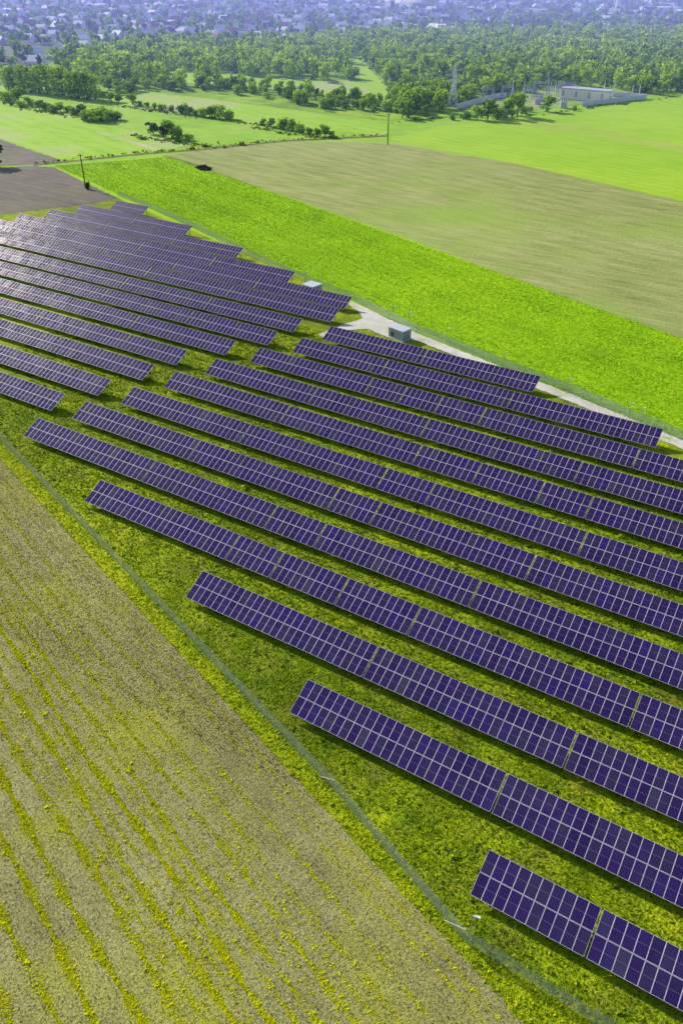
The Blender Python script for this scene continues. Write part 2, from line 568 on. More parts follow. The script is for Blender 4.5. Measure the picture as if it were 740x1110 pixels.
def solar_table(r, xa, xb, label):
    n = max(1, round(xb - xa))
    p = (xb - xa) / n
    root = empty('solar_table', (xa, row_y(r), 0))
    tag(root, label, 'solar panel', 'solar tables standing in parallel rows')
    ta, tb = random.gauss(0, .0015), random.gauss(0, .004)
    for k in range(2):
        s = k * (2.01 + .045)
        for j in range(n):
            put('solar_module', MODULE, root, (j * p, s * cos(TILT), H0 + s * sin(TILT)), (TILT + tb + random.gauss(0, .003), random.gauss(0, .003) + ta, 0), (p, 1, 1))
    for s in (.03, 1.0, 2.035, 3.1, 4.03):
        put('purlin', purlin(n), root, (0, s * cos(TILT), H0 + s * sin(TILT)), (TILT, 0, 0), (p, 1, 1))
    k = max(2, round((xb - xa) / 3.2) + 1)
    for i in range(k):
        x = .6 + (xb - xa - 1.2) * i / (k - 1)
        put('rafter', RAFTER, root, (x, 0, H0), (TILT, 0, 0))
        put('support_post', POST_F, root, (x, .75, 0))
        put('support_post', POST_R, root, (x, 2.85, 0))
    return root


# ends of the table runs (x in metres along the row) and the narrow gaps in each run
RIGHT = {0: (-10.6, [-.5], 22), 1: (-35.4, [-12.3], 13.5), 2: (-57.2, [-31.4, -8.2], 14.8), 3: (-84.15, [-57.9, -50.6, -40.6, -30.4, -4.1], 18),
         4: (-107.46, [-80.9, -57.7, -49.4, -26.3], 12), 5: (-105.25, [-79.2, -52.7, -45.6, -22.3], 10), 6: (-102.22, [-75.6, -49.4, -41.3, -18.2], 8),
         7: (-100.23, [-74, -48.2, -37.8, -27.6, -20.2], 6), 8: (-97.62, [-73.8, -51.2, -24.7], 2), 9: (-93.59, [-67.4, -60.2, -53, -44.7, -18.2], 0),
         10: (-89.34, [-68.9, -42.9], -16.66), 11: (-87.78, [-64.7], -41.2)}
LEFT = {5: (-150, [-133], -110.54), 6: (-166, [-140.5], -107.92), 7: (-182, [-158, -131], -105.67), 8: (-196, [-172, -146, -120], -104.91),
        9: (-206, [-178, -152, -126], -99.76), 10: (-216, [-196, -170, -144, -118], -95.53), 11: (-222, [-198, -172, -146, -120], -95.11),
        12: (-226, [-199, -173, -147, -121], -91.45), 13: (-222, [-198, -171, -145, -119], -93.1), 14: (-215.15, [-190, -164, -139], -114.37),
        15: (-211.19, [-186, -160], -137.26), 16: (-207.79, [-184], -162.73), 17: (-201.78, [], -188.2)}
for r, (a, gaps, z) in RIGHT.items():
    e = [a] + gaps + [z]
    m = len(e) - 1
    for i in range(m):
        xa = e[i] + (.10 if i else 0)
        xb = e[i + 1] - (.10 if i < m - 1 else 0)
        lab = '%s table from the left in the %s solar row, counting from the bottom right' % (ORD[i], ORD[r])
        solar_table(r, xa, xb, lab)
for r, (a, gaps, z) in LEFT.items():
    e = [a] + gaps + [z]
    m = len(e) - 1
    for i in range(m):
        xa = e[i] + (.12 if i else 0)
        xb = e[i + 1] - (.12 if i < m - 1 else 0)
        if project((xb, row_y(r) + 2, 2))[0] < -30:
            continue
        q = m - i
        lab = '%s from the right end of the left block, solar row %s from the bottom' % (ORD[q - 1] + ' table' if q > 1 else 'table at the right end; first', ORD[r])
        if q > 1:
            lab = '%s table from the right in the upper-left block, %s solar row from the bottom' % (ORD[q - 1], ORD[r])
        else:
            lab = 'rightmost table of the upper-left block in the %s solar row from the bottom' % ORD[r]
        if r > 13:
            lab = '%s table from the right in the %s row from the far tip of the park' % (ORD[q - 1], ORD[17 - r])
        solar_table(r, xa, xb, lab)


# ------------------------------------------------------------------ fences
def fence(name, pts, h, label, step=3.0, braces=()):
    root = empty(name, (pts[0][0], pts[0][1], 0))
    tag(root, label, 'fence', 'wire mesh fences around the park')
    ox, oy = pts[0]
    b = MB(); b.bar((0, 0, -.3), (0, 0, h + .06), .035, n=6); pm = b.mesh('post', M['post'])
    me = bpy.data.meshes.new('mesh_panel')
    vs, fs, uv = [], [], []
    d = 0.0
    posts = []
    for i in range(len(pts) - 1):
        p, q = pts[i], pts[i + 1]
        L = hypot(q[0] - p[0], q[1] - p[1])
        k = max(1, round(L / step))
        for j in range(k + (1 if i == len(pts) - 2 else 0)):
            s = j / k
            posts.append((p[0] + (q[0] - p[0]) * s - ox, p[1] + (q[1] - p[1]) * s - oy))
        bi = len(vs)
        vs += [(p[0] - ox, p[1] - oy, .05), (q[0] - ox, q[1] - oy, .05), (q[0] - ox, q[1] - oy, h), (p[0] - ox, p[1] - oy, h)]
        fs.append((bi, bi + 1, bi + 2, bi + 3))
        uv += [(d, 0), (d + L, 0), (d + L, h), (d, h)]
        d += L
    me.from_pydata(vs, [], fs)
    ul = me.uv_layers.new(name='UVMap')
    for k, c in enumerate(uv):
        ul.data[k].uv = c
    me.materials.append(M['mesh'])
    put('mesh_panel', me, root)
    for x, y in posts:
        put('post', pm, root, (x, y + .045, 0), (random.gauss(0, .015), random.gauss(0, .015), 0))
    for (x, y, dx, dy) in braces:      # diagonal stays in the plane of the fence
        b = MB(); b.bar((0, -.06, h - .05), (dx, dy - .06, .05), .024, n=6)
        b.build('brace', M['brace'], root, loc=(x - ox, y - oy, 0))
    return root


fc = lambda x: 33.0 - .3405 * x + .1
xs = [-140, -118, -100, -80, -60, -45, -27, -10.2]
dv = [0] * 8
LLF = [(x, fc(x) + e * .6) for x, e in zip(xs, dv)]
corner = ground(503, 1020)
LLF[-1] = corner
m1 = ground(357, 868)
fd = (-2.2, 2.2 * .3405)
fence('mesh_fence', LLF, 1.9, 'grey wire mesh fence running between the crop field and the panel rows',
      braces=[(m1[0], fc(m1[0]), *fd), (corner[0], corner[1], *fd)])
FR = G((503, 1020), (575.7, 1066.7), (644, 1110)) + [(12, 35.2), (30, 35.4)]
fence('mesh_fence', FR, 1.9, 'grey wire mesh fence in the bottom right corner, below the nearest panel row')
UR = G((128, 213), (165, 227), (215, 250), (275, 280), (330, 305), (384, 327), (421, 345.5), (451, 360.5), (500, 380), (560, 404), (620, 427), (680, 453), (740, 478)) + [(12, 123), (30, 116.5)]
fence('mesh_fence', UR, 1.9, 'grey wire mesh fence between the gravel track and the lime crop')


def camera_pole(base, h, label, head=.16):
    x, y = base
    root = empty('camera_pole', (x, y, 0), random.uniform(-.3, .3))
    tag(root, label, 'camera pole', 'thin camera poles inside the park fence')
    b = MB(); b.bar((0, 0, -.3), (0, 0, h), .055, .045, 8); b.box(-.12, .12, -.12, .12, 0, .03); b.build('pole', M['post'], root)
    b = MB()
    b.box(-.04, .42, -.03, .03, h, h + .06)
    b.box(.18, .55, -head / 2, head / 2, h + .06, h + .06 + head)
    b.box(.5, .60, -head / 2 - .02, head / 2 + .02, h + .06 + head, h + .09 + head)
    b.build('camera_head', M['white'], root)
    return root


camera_pole(ground(509, 1013), 2.9, 'grey camera pole with white head at the fence corner, bottom right')
for (u, v, w) in [(331, 308, 'above the far small roof'), (426, 346, 'above the grey transformer station'), (442.6, 353, 'just right of the grey transformer station'),
                  (484, 371, 'along the track, second right of the transformer station'), (545, 397, 'where the track slips behind the panels'),
                  (613.5, 426, 'beside the second stretch of track'), (680, 454, 'left of the last upper panel corner'), (692, 459, 'nearest the right edge by the lime crop')]:
    camera_pole(ground(u, v), 2.9, 'thin camera pole on the upper fence, ' + w, .22)


# ------------------------------------------------------------------ transformer stations
def station(corners, h, label, rz):
    x, y, w, d = corners
    root = empty('transformer_station', (x, y, 0), rz)
    tag(root, label, 'transformer station', 'small transformer stations by the track')
    b = MB(); b.box(0, w, 0, d, 0, h)
    for k in range(1, int(w / .5)):
        b.box(k * .5 - .02, k * .5 + .02, -.025, -.001, .15, h - .1)
    for k in range(1, int(d / .5)):
        b.box(w + .001, w + .025, k * .5 - .02, k * .5 + .02, .15, h - .1)
    b.build('body', M['grey_clad'], root)
    b = MB(); b.box(-.12, w + .12, -.12, d + .12, h + .002, h + .12); b.box(-.06, w + .06, -.06, d + .06, h + .121, h + .17); b.build('roof', M['roof_sheet'], root)
    b = MB(); b.box(-.25, w + .25, -.25, d + .25, -.1, .12); b.build('plinth', M['concrete'], root)
    for k in range(2):
        b = MB(); b.box(w + .03, w + .06, .3 + k * 1.1, 1.3 + k * 1.1, .18, h - .25)
        dr = b.build('door', M['door'], root)
        b = MB(); b.box(w + .062, w + .10, .4 + k * 1.1 + (.7 if k == 0 else 0), .46 + k * 1.1 + (.7 if k == 0 else 0), 1.0, 1.25); b.build('handle', M['vent'], dr)
    b = MB()
    for k in range(6):
        b.box(.6, 1.5, -.06, -.03, .5 + k * .16, .6 + k * .16)
    b.build('louvre', M['vent'], root)
    return root


station((-77.6, 145.1, 4.0, 2.7), 2.15, 'grey transformer station with pale flat roof beside the gravel track', radians(-13))
station((-108.2, 157.4, 3.4, 3.3), 2.2, 'far transformer station with pale roof half hidden behind the panels', radians(-8))


# ------------------------------------------------------------------ foliage
def leaf_quads(cent, normal, size, tint, jitter=.9, elong=1.0):
    n = len(cent)
    nn = normal + RNG.normal(0, jitter, (n, 3)) * .6
    nn /= np.linalg.norm(nn, axis=1)[:, None] + 1e-9
    a = np.cross(nn, RNG.normal(0, 1, (n, 3)))
    a /= np.linalg.norm(a, axis=1)[:, None] + 1e-9
    c = np.cross(nn, a)
    s = np.broadcast_to(size, (n,))[:, None]
    k1, k2, k3, k4 = (RNG.uniform(.7, 1.2, (n, 1)) for _ in range(4))
    v = np.stack([cent - a * s * k1 * elong, cent - c * s * k2, cent + a * s * k3 * elong, cent + c * s * k4], 1)
    return v.reshape(-1, 3), np.repeat(tint, 4)


def crown(lobes, n, size, seed_tint=0.0):
    """leaf clumps through a volume of overlapping lobes; unit tree of height 1"""
    ws = np.array([l[3] * l[4] for l in lobes])
    idx = RNG.choice(len(lobes), n, p=ws / ws.sum())
    Lb = np.array(lobes)[idx]
    d = RNG.normal(0, 1, (n, 3))
    d /= np.linalg.norm(d, axis=1)[:, None]
    r = RNG.uniform(0, 1, n) ** .38
    wob = 1 + .16 * np.sin(d[:, 0] * 5 + idx) * np.cos(d[:, 1] * 4 + d[:, 2] * 6)
    rad = Lb[:, [3, 3, 4]] * (r * wob)[:, None]
    c = Lb[:, :3] + d * rad
    tint = np.clip(.43 + .55 * (r - .8) + .22 * d[:, 2] + RNG.normal(0, .08, n) + (RNG.uniform(-.12, .12, len(lobes)))[idx] + seed_tint, 0, 1)  # crown shade put into the tint: inner and lower leaves darker
    return leaf_quads(c, d, size * RNG.uniform(.6, 1.3, n), tint)


def tree_lobes(kind):
    L = []
    if kind == 'tall':
        for k in range(9):
            z = .05 + .90 * (k + .5) / 9
            w = .17 * (1 - abs(z - .45) * 1.0) + .04
            L.append((random.gauss(0, .03), random.gauss(0, .03), z, w * random.uniform(.85, 1.2), .10))
    elif kind == 'bush':
        for k in range(6):
            a = random.uniform(0, 2 * pi)
            q = random.uniform(0, .34)
            L.append((q * cos(a), q * sin(a), random.uniform(.22, .6), random.uniform(.24, .36), random.uniform(.24, .38)))
    else:
        L.append((0, 0, .58, .25, .34))
        for k in range(9):
            a = 2 * pi * k / 9 + random.uniform(-.4, .4)
            q = random.uniform(.12, .27)
            z = random.uniform(.20, .80)
            L.append((q * cos(a), q * sin(a), z, random.uniform(.14, .22), random.uniform(.13, .21)))
    return L


def trunk_mesh(kind):
    b = MB()
    t = .9 if kind == 'tall' else .62
    if kind == 'bush':
        for k in range(5):
            a = k * 1.26
            b.bar((0, 0, -.03), (.2 * cos(a), .2 * sin(a), .5), .022, .008, 5)
    else:
        b.bar((0, 0, -.03), (.01, 0, t * .5), .028, .02, 7)
        b.bar((.01, 0, t * .5), (0, .01, t), .02, .006, 6)
        for k in range(6):
            a = k * 2.4
            z = t * (.42 + .08 * k)
            q = .10 if kind == 'tall' else .2
            b.bar((0, 0, z), (q * cos(a), q * sin(a), z + .16), .011, .004, 5)
    return b.mesh('trunk', M['bark'])


PROTO = {}
for kind, cnt, nl, sz in (('round', 5, 620, .052), ('tall', 3, 620, .036), ('bush', 3, 420, .072)):
    PROTO[kind] = []
    for k in range(cnt):
        lobes = tree_lobes(kind)
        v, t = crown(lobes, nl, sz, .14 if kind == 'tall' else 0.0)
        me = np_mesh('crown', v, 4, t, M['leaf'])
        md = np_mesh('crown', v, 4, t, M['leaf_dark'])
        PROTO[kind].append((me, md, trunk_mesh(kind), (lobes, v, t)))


def tree(x, y, h, kind, label, group=None, name='broadleaf_tree', dark=False, w=1.0, cat='tree'):
    root = empty(name, (x, y, 0), random.uniform(0, 6.28))
    tag(root, label, cat, group)
    p = random.choice(PROTO[kind])
    s = (h * w, h * w, h)
    put('trunk', p[2], root, scale=s)
    put('crown', p[1] if dark else p[0], root, scale=s)
    return root


def merged_leaves(name, kinds, pts, hs, lo, mat, per=190, size=.07):
    """a mass of trees too far away to tell apart, as one mesh"""
    V, T = [], []
    protos = [crown(tree_lobes(k), per, size) for k in kinds]
    for (x, y), h in zip(pts, hs):
        v, t = protos[random.randrange(len(protos))]
        a = random.uniform(0, 6.28)
        w = h * random.uniform(.85, 1.3)
        ca, sa = cos(a), sin(a)
        q = np.empty_like(v)
        q[:, 0] = x + w * (v[:, 0] * ca - v[:, 1] * sa)
        q[:, 1] = y + w * (v[:, 0] * sa + v[:, 1] * ca)
        q[:, 2] = h * v[:, 2] + lo
        V.append(q)
        T.append(t + random.uniform(-.24, .2))
    o = put(name, np_mesh(name, np.concatenate(V), 4, np.concatenate(T), mat))
    return o


def tree_px(u, vb, vt, kind, label, group=None, **k):
    x, y = ground(u, vb)
    return tree(x, y, height_at(u, vb, vt), kind, label, group, **k)


# tall windbreak at the left
for i, (u, vb, vt) in enumerate([(10, 97, 71), (17, 98, 70), (26, 99, 69), (35, 100, 71), (43, 101, 70), (52, 102, 69), (61, 103, 71), (69, 104, 70), (78, 106, 77), (86, 107, 76), (95, 108, 77), (104, 108, 79)]):
    tree_px(u, vb, vt, 'tall', '%s tall columnar tree from the left in the windbreak at upper left' % ORD[i], 'tall trees of the windbreak', name='columnar_tree', w=1.6)
H2 = [(2, 108, 98), (11, 110, 96), (21, 112, 93), (33, 115, 104), (43, 119, 107), (50, 119, 109), (58, 122, 112), (66, 121, 110), (75, 122, 113), (82, 124, 114), (89, 124, 112), (95, 131, 118), (103, 131, 115), (110, 131, 112), (118, 129, 117), (127, 130, 118), (24, 116, 107), (55, 120, 111)]
for i, (u, vb, vt) in enumerate(sorted(H2)):
    tree_px(u, vb, vt, random.choice(['round', 'round', 'bush']), '%s tree from the left in the loose hedgerow before the windbreak' % ORD[i], 'loose hedgerow before the windbreak', w=1.6)
H3 = [(113, 109, 98), (121, 110, 99), (129, 111, 101), (144, 113.6, 100), (152, 115.6, 108.5), (160, 117.7, 110), (168, 118.5, 111), (176, 119.7, 111), (186, 120.7, 113), (198, 123, 110.6), (206, 124.8, 115), (213, 125.5, 117), (220, 126.8, 114), (229.4, 127.8, 113), (238.5, 128.8, 113), (248.7, 129.2, 117)]
for i, (u, vb, vt) in enumerate(H3):
    tree_px(u, vb, vt, random.choice(['round', 'bush', 'round']), '%s tree from the left in the long hedge across the pale meadow' % ORD[i], 'long hedge across the pale meadow', w=1.55)
H4 = [(166.5, 145.5, 130.9), (177.7, 148.7, 134.9), (186.8, 150, 128.8), (193, 151, 136), (205, 152, 143)]
for i, (u, vb, vt) in enumerate(H4):
    tree_px(u, vb, vt, 'round' if i != 4 else 'bush', '%s tree from the left in the small clump above the track' % ORD[i], 'small clump above the track', w=1.45, dark=i in (0, 1))
tree_px(236.5, 155.6, 152, 'bush', 'single small round bush right of the clump above the track', name='bush', cat='bush')
H5 = [(285, 136, 128), (294, 138, 127), (306.5, 140, 124.5), (316.6, 142, 128), (325.7, 144, 131), (335, 147, 137), (344, 147.5, 138), (352, 148, 134), (359, 149.3, 141)]
for i, (u, vb, vt) in enumerate(H5):
    tree_px(u, vb, vt, random.choice(['round', 'bush']), '%s tree from the left in the hedge ending at the field track' % ORD[i], 'hedge ending at the field track', w=1.4)
tree_px(-5, 180, 153, 'round', 'dark rounded tree cut by the left edge beside the ploughed field', dark=True, w=1.5)
# trees before the substation
for i, (u, vb, vt, k, w) in enumerate([(505, 129, 119, 'bush', 1.3), (517, 130, 113, 'round', 1.2), (528, 130, 106, 'round', 1.3), (540, 129, 112, 'bush', 1.2), (549, 128, 104, 'round', 1.0), (560, 126, 97, 'round', 1.2), (568, 123, 113, 'bush', 1.2), (574, 121, 114, 'bush', 1.1), (490, 130, 122, 'bush', 1.3)]):
    tree_px(u, vb, vt, k, '%s tree from the left in the thicket right of the pylon' % ORD[i], 'thicket beside the substation', w=w)
tree_px(593, 121, 102, 'round', 'round green tree standing alone before the substation equipment', w=1.35)
tree_px(622, 120, 113, 'bush', 'small bush at the substation wall, right of the lone round tree', w=1.3, name='bush', cat='bush')


def in_poly(x, y, P):
    c = False
    for i in range(len(P)):
        (x0, y0), (x1, y1) = P[i], P[i - 1]
        if (y0 > y) != (y1 > y) and x < (x1 - x0) * (y - y0) / (y1 - y0) + x0:
            c = not c
    return c


# the wood: hedgerow belt and forest, pixel survey outlines turned into ground outlines
WOOD = [G((118, 105), (160, 98), (215, 99), (262, 104), (300, 112), (345, 120), (395, 122), (428, 130), (482, 124), (498, 116), (545, 102), (600, 95), (660, 97), (705, 103), (745, 99), (830, 90),
          (830, 38), (740, 39), (440, 39), (300, 48), (140, 52), (75, 66), (60, 80), (112, 92))]
GAPS = [G((165, 91), (230, 96), (330, 112), (340, 106), (240, 91), (170, 86))] + clearings
wood = []
xs_ = [p[0] for p in WOOD[0]]; ys_ = [p[1] for p in WOOD[0]]
x = min(xs_)
while x < max(xs_):
    y = min(ys_)
    while y < max(ys_):
        px, py = x + random.uniform(-3.6, 3.6), y + random.uniform(-3.6, 3.6)
        if in_poly(px, py, WOOD[0]):
            u, v = project((px, py, 0))
            if -30 < u < 780 and not (411 < u < 429 and v > 121) and not any(in_poly(px, py, c) for c in clearings):
                dens = .8
                if in_poly(px, py, MEADOW): dens = .07
                elif 340 < u < 470 and 58 < v < 108: dens = .5
                elif u < 330 and v < 60: dens = .75
                if random.random() < dens:
                    wood.append((px, py))
        y += 6.9
    x += 6.9
wood.sort(key=lambda p: p[0] * HAZE_DIR[0] + p[1] * HAZE_DIR[1])
IND = 190
step_u = {}
for (px, py) in wood[:IND]:
    u, v = project((px, py, 0))
    h = random.choice([5, 6, 6, 7, 8, 8, 9, 10]) * (.85 if u < 430 else 1.1)
    where = 'left half of the picture' if u < 370 else ('middle, left of the pylon' if u < 490 else 'right, behind the substation')
    tree(px, py, h, random.choice(['round', 'round', 'round', 'bush']) if h > 5 else 'bush', 'broadleaf tree on the front edge of the wood, ' + where, 'front edge of the wood, ' + where, w=random.uniform(.9, 1.25))
rest = wood[IND:]
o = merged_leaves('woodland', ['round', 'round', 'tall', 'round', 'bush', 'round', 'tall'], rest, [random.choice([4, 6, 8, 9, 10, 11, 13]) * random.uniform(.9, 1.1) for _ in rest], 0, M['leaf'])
tag(o, 'broad band of mixed green woodland between the fields and the town', 'woodland', kind='stuff')
print('WOOD', len(wood))


# rough scrub and tall herbs along the hedges of the meadows
sp = []
for line in (((0, 112), (40, 121), (90, 128), (128, 133)), ((112, 112), (150, 118), (200, 125), (250, 131), (300, 139)), ((140, 146), (170, 152), (205, 156), (225, 158)), ((275, 138), (310, 145), (360, 150.5)),
             ((40, 177), (150, 165.8), (230, 159.8), (310, 151.5), (415, 146.4)), ((425, 133), (482, 127.5), (560, 127.5), (640, 117), (735, 104.5))):
    for p, q in zip(line[:-1], line[1:]):
        for _ in range(60):
            s_ = random.random()
            a = ground(p[0] + (q[0] - p[0]) * s_, p[1] + (q[1] - p[1]) * s_)
            sp.append((a[0] + random.gauss(0, 1.6), a[1] + random.gauss(0, 1.6), 0))
SCRUB = np.array(sp)

# ------------------------------------------------------------------ utility poles, brush heap
def utility_pole(base, h, label, lean):
    root = empty('utility_pole', (base[0], base[1], 0), random.uniform(0, 1))
    root.rotation_euler = (lean[0], lean[1], .5)
    tag(root, label, 'utility pole', 'wooden poles of the field power line')
    b = MB(); b.bar((0, 0, -.5), (0, 0, h), .24, .17, 8); b.build('pole', M['wood'], root)
    b = MB(); b.box(-.9, .9, -.07, .07, h - .55, h - .4); b.build('crossarm', M['wood'], root)
    for x in (-.8, 0, .8):
        z = h - .4 if x else h
        b = MB(); b.bar((x, 0, z), (x, 0, z + .12), .07, .09, 7); b.bar((x, 0, z + .12), (x, 0, z + .28), .09, .04, 7); b.build('insulator', M['ceramic'], root)
    return root


utility_pole(ground(93, 203), height_at(93, 203, 167), 'dark wooden utility pole with a bush at its foot, left field edge', (0, 0))
utility_pole(ground(420, 157), height_at(420, 157, 123), 'dark wooden utility pole standing where the three fields meet', (0, 0))
tree_px(95.5, 205, 195, 'bush', 'small dark bush at the foot of the left utility pole', dark=True, name='bush', cat='bush', w=.8)
# low heap of dead branches
x, y = ground(221, 183)
b = MB()
for k in range(260):
    a = random.uniform(0, 6.28)
    q = sqrt(random.random())
    cx, cy = 4.2 * q * cos(a), 2.0 * q * sin(a)
    cz = 1.5 * (1 - q) * random.random() + .1
    e = random.uniform(0, 6.28)
    l = random.uniform(.5, 1.3)
    b.bar((cx - l * cos(e), cy - l * sin(e), cz), (cx + l * cos(e), cy + l * sin(e), cz + random.uniform(-.1, .5)), .12, .05, 4)
o = b.build('brush_heap', M['brush'], loc=(x, y, 0), rot=(0, 0, -.45))
tag(o, 'low dark heap of dead branches lying on the field edge', 'brush heap')

# ------------------------------------------------------------------ pylon and substation
def lattice_pylon(u, vb, vt):
    x, y = ground(u, vb)
    h = height_at(u, vb, vt)
    root = empty('lattice_pylon', (x, y, 0), radians(25))
    tag(root, 'tall pale steel lattice pylon at the left end of the substation', 'pylon')
    w0, w1, w2 = 2.6, .9, .35
    zs = [0, .14, .27, .39, .50, .59, .67, .75, .83, .90, 1.0]
    wid = lambda t: w0 + (w1 - w0) * t / .59 if t < .59 else w1 + (w2 - w1) * (t - .59) / .41
    cs = [(1, 1), (-1, 1), (-1, -1), (1, -1)]
    for (sx, sy) in cs:
        b = MB()
        for a, c in zip(zs[:-1], zs[1:]):
            b.bar((sx * wid(a), sy * wid(a), a * h), (sx * wid(c), sy * wid(c), c * h), .17, n=4)
        b.build('leg', M['lattice'], root)
    b = MB()
    for a, c in zip(zs[:-1], zs[1:]):
        for k in range(4):
            p, q = cs[k], cs[(k + 1) % 4]
            b.bar((p[0] * wid(a), p[1] * wid(a), a * h), (q[0] * wid(c), q[1] * wid(c), c * h), .09, n=4)
            b.bar((q[0] * wid(a), q[1] * wid(a), a * h), (p[0] * wid(c), p[1] * wid(c), c * h), .09, n=4)
            b.bar((p[0] * wid(c), p[1] * wid(c), c * h), (q[0] * wid(c), q[1] * wid(c), c * h), .08, n=4)
    b.build('bracing', M['lattice'], root)
    for t, ln in ((.62, 4.0), (.74, 5.2), (.86, 3.8)):
        b = MB()
        for s in (-1, 1):
            for e in (-1, 1):
                b.bar((s * wid(t), e * wid(t), t * h), (s * ln, 0, t * h + .2), .11, n=4)
                b.bar((s * wid(t + .05), e * wid(t + .05), (t + .05) * h), (s * ln, 0, t * h + .2), .09, n=4)
        arm = b.build('crossarm', M['lattice'], root)
        for s in (-1, 1):
            b = MB(); b.bar((s * ln, 0, t * h + .1), (s * ln, 0, t * h - 1.6), .12, n=6); b.build('insulator', M['ceramic'], arm)


lattice_pylon(490, 119, 69)


def portal(u0, u1, vb, vt, label):
    a, c = ground(u0, vb), ground(u1, vb)
    h = height_at((u0 + u1) / 2, vb, vt)
    L = hypot(c[0] - a[0], c[1] - a[1])
    root = empty('steel_gantry', (a[0], a[1], 0), atan2(c[1] - a[1], c[0] - a[0]))
    tag(root, label, 'gantry', 'steel portal gantries of the substation')
    for x in (0, L):
        b = MB()
        for s in (-1, 1):
            b.bar((x + s * .9, 0, 0), (x + s * .25, 0, h), .24, n=4)
            for k in range(6):
                z0, z1 = h * k / 6, h * (k + 1) / 6
                w0, w1 = .9 - .65 * k / 6, .9 - .65 * (k + 1) / 6
                b.bar((x + s * w0, 0, z0), (x - s * w1, 0, z1), .08, n=4)
        b.build('column', M['blue_steel'], root)
    b = MB()
    for z in (h - .9, h):
        for e in (-.3, .3):
            b.bar((-.2, e, z), (L + .2, e, z), .2, n=4)
    k = max(3, int(L / 1.0))
    for i in range(k):
        b.bar((L * i / k, -.3, h - .9), (L * (i + 1) / k, .3, h), .08, n=4)
        b.bar((L * i / k, .3, h), (L * (i + 1) / k, -.3, h - .9), .08, n=4)
    bm_ = b.build('beam', M['blue_steel'], root)
    for i in range(3):
        x = L * (i + .5) / 3
        b = MB(); b.bar((x, 0, h - .95), (x, 0, h - 2.4), .16, n=6); b.build('insulator', M['ceramic'], bm_)


portal(577.5, 592.5, 106, 88.5, 'bluish portal gantry, the tall one behind the lone round tree')
portal(603, 619, 105, 90, 'bluish portal gantry above the left end of the long white hall')
portal(543.5, 554, 107, 93, 'pale portal gantry above the thicket right of the pylon')
portal(523, 533, 107, 95.5, 'pale portal gantry nearest the pylon')
portal(567, 580, 106, 96, 'low bluish gantry left of the tall one')
for i, (u, vb, vt, w) in enumerate([(554, 108, 87, 'right of the pale gantry above the thicket'), (595, 107, 84, 'beside the tall gantry'), (566, 107, 86, 'between the two middle gantries'), (600, 106, 87, 'left of the right gantry'),
                                    (653, 103, 86, 'behind the right end of the white hall'), (664, 103, 88, 'second right of the white hall'), (684, 104, 91, 'between the two right hand masts'), (691.5, 105, 88, 'nearest the right corner of the yard')]):
    x, y = ground(u, vb)
    h = height_at(u, vb, vt)
    root = empty('lightning_mast', (x, y, 0))
    tag(root, 'slim pale lightning mast ' + w, 'mast', 'slim masts of the substation')
    b = MB(); b.bar((0, 0, 0), (0, 0, h * .75), .32, .22, 8); b.build('mast', M['lattice'], root)
    b = MB(); b.bar((0, 0, h * .75), (0, 0, h), .14, .05, 6); b.build('rod', M['lattice'], root)


def long_wall(ps, h, label):
    root = empty('concrete_wall', (ps[0][0], ps[0][1], 0))
    tag(root, label, 'wall', 'concrete panel walls of the substation')
    b = MB(); pb = MB()
    for (p, q) in zip(ps[:-1], ps[1:]):
        d = np.array([q[0] - p[0], q[1] - p[1]]); L = np.linalg.norm(d); d /= L
        nrm = np.array([-d[1], d[0]]) * .1
        k = max(1, round(L / 3))
        for i in range(k):
            a = np.array(p) + d * L * i / k - np.array(ps[0]); c = np.array(p) + d * (L * (i + 1) / k - .06) - np.array(ps[0])
            pts = [a - nrm, c - nrm, c + nrm, a + nrm]
            bb = len(b.v)
            b.v += [(*t, 0) for t in pts] + [(*t, h) for t in pts]
            for f in ((0, 3, 2, 1), (4, 5, 6, 7), (0, 1, 5, 4), (1, 2, 6, 5), (2, 3, 7, 6), (3, 0, 4, 7)):
                b.f.append(tuple(bb + j for j in f)); b.m.append(0)
            pb.box(a[0] - .17, a[0] + .17, a[1] - .17, a[1] + .17, 0, h + .12)
    b.build('panels', M['concrete'], root)
    pb.build('pillars', M['concrete'], root)


long_wall(G((495, 118.5), (520, 111.5), (536, 107), (548, 105.5)), 2.6, 'bluish concrete panel wall running right from the pylon')
long_wall(G((630.5, 115.5), (650, 113), (680, 109.5), (700, 107.5)), 2.4, 'bluish concrete panel wall along the lime meadow, right of the hall')
long_wall(G((660, 104.5), (680, 105), (700, 107)), 2.4, 'pale concrete wall at the back right corner of the yard')
# long hall
a, c = ground(607, 107), ground(658, 111.5)
L = hypot(c[0] - a[0], c[1] - a[1])
hh = height_at(640, 110, 99)
root = empty('switchgear_hall', (a[0], a[1], 0), atan2(c[1] - a[1], c[0] - a[0]))
tag(root, 'long low cream hall with pilasters and flat violet roof in the substation', 'building')
b = MB(); b.box(0, L, 0, 8, 0, hh); b.build('wall', M['wall_sub'], root)
b = MB(); b.box(-.5, L + .5, -.5, 8.5, hh + .003, hh + .7); b.build('roof', M['roof_sub'], root)
k = 11
for i in range(k):
    x = L * (i + .5) / k
    b = MB(); b.box(x - .9, x + .9, -.06, -.003, 1.4, hh - .8); w = b.build('window', M['wall_grey'] if i % 3 == 0 else M['wall_cream'], root)
    b = MB(); b.box(x - 1.55, x - 1.25, -.3, -.004, 0, hh - .02); b.build('pilaster', M['wall_white'], root)
b = MB(); b.box(L + .003, L + .08, 2.5, 5.5, 0, 3.2); b.build('door', M['blue_steel'], root)


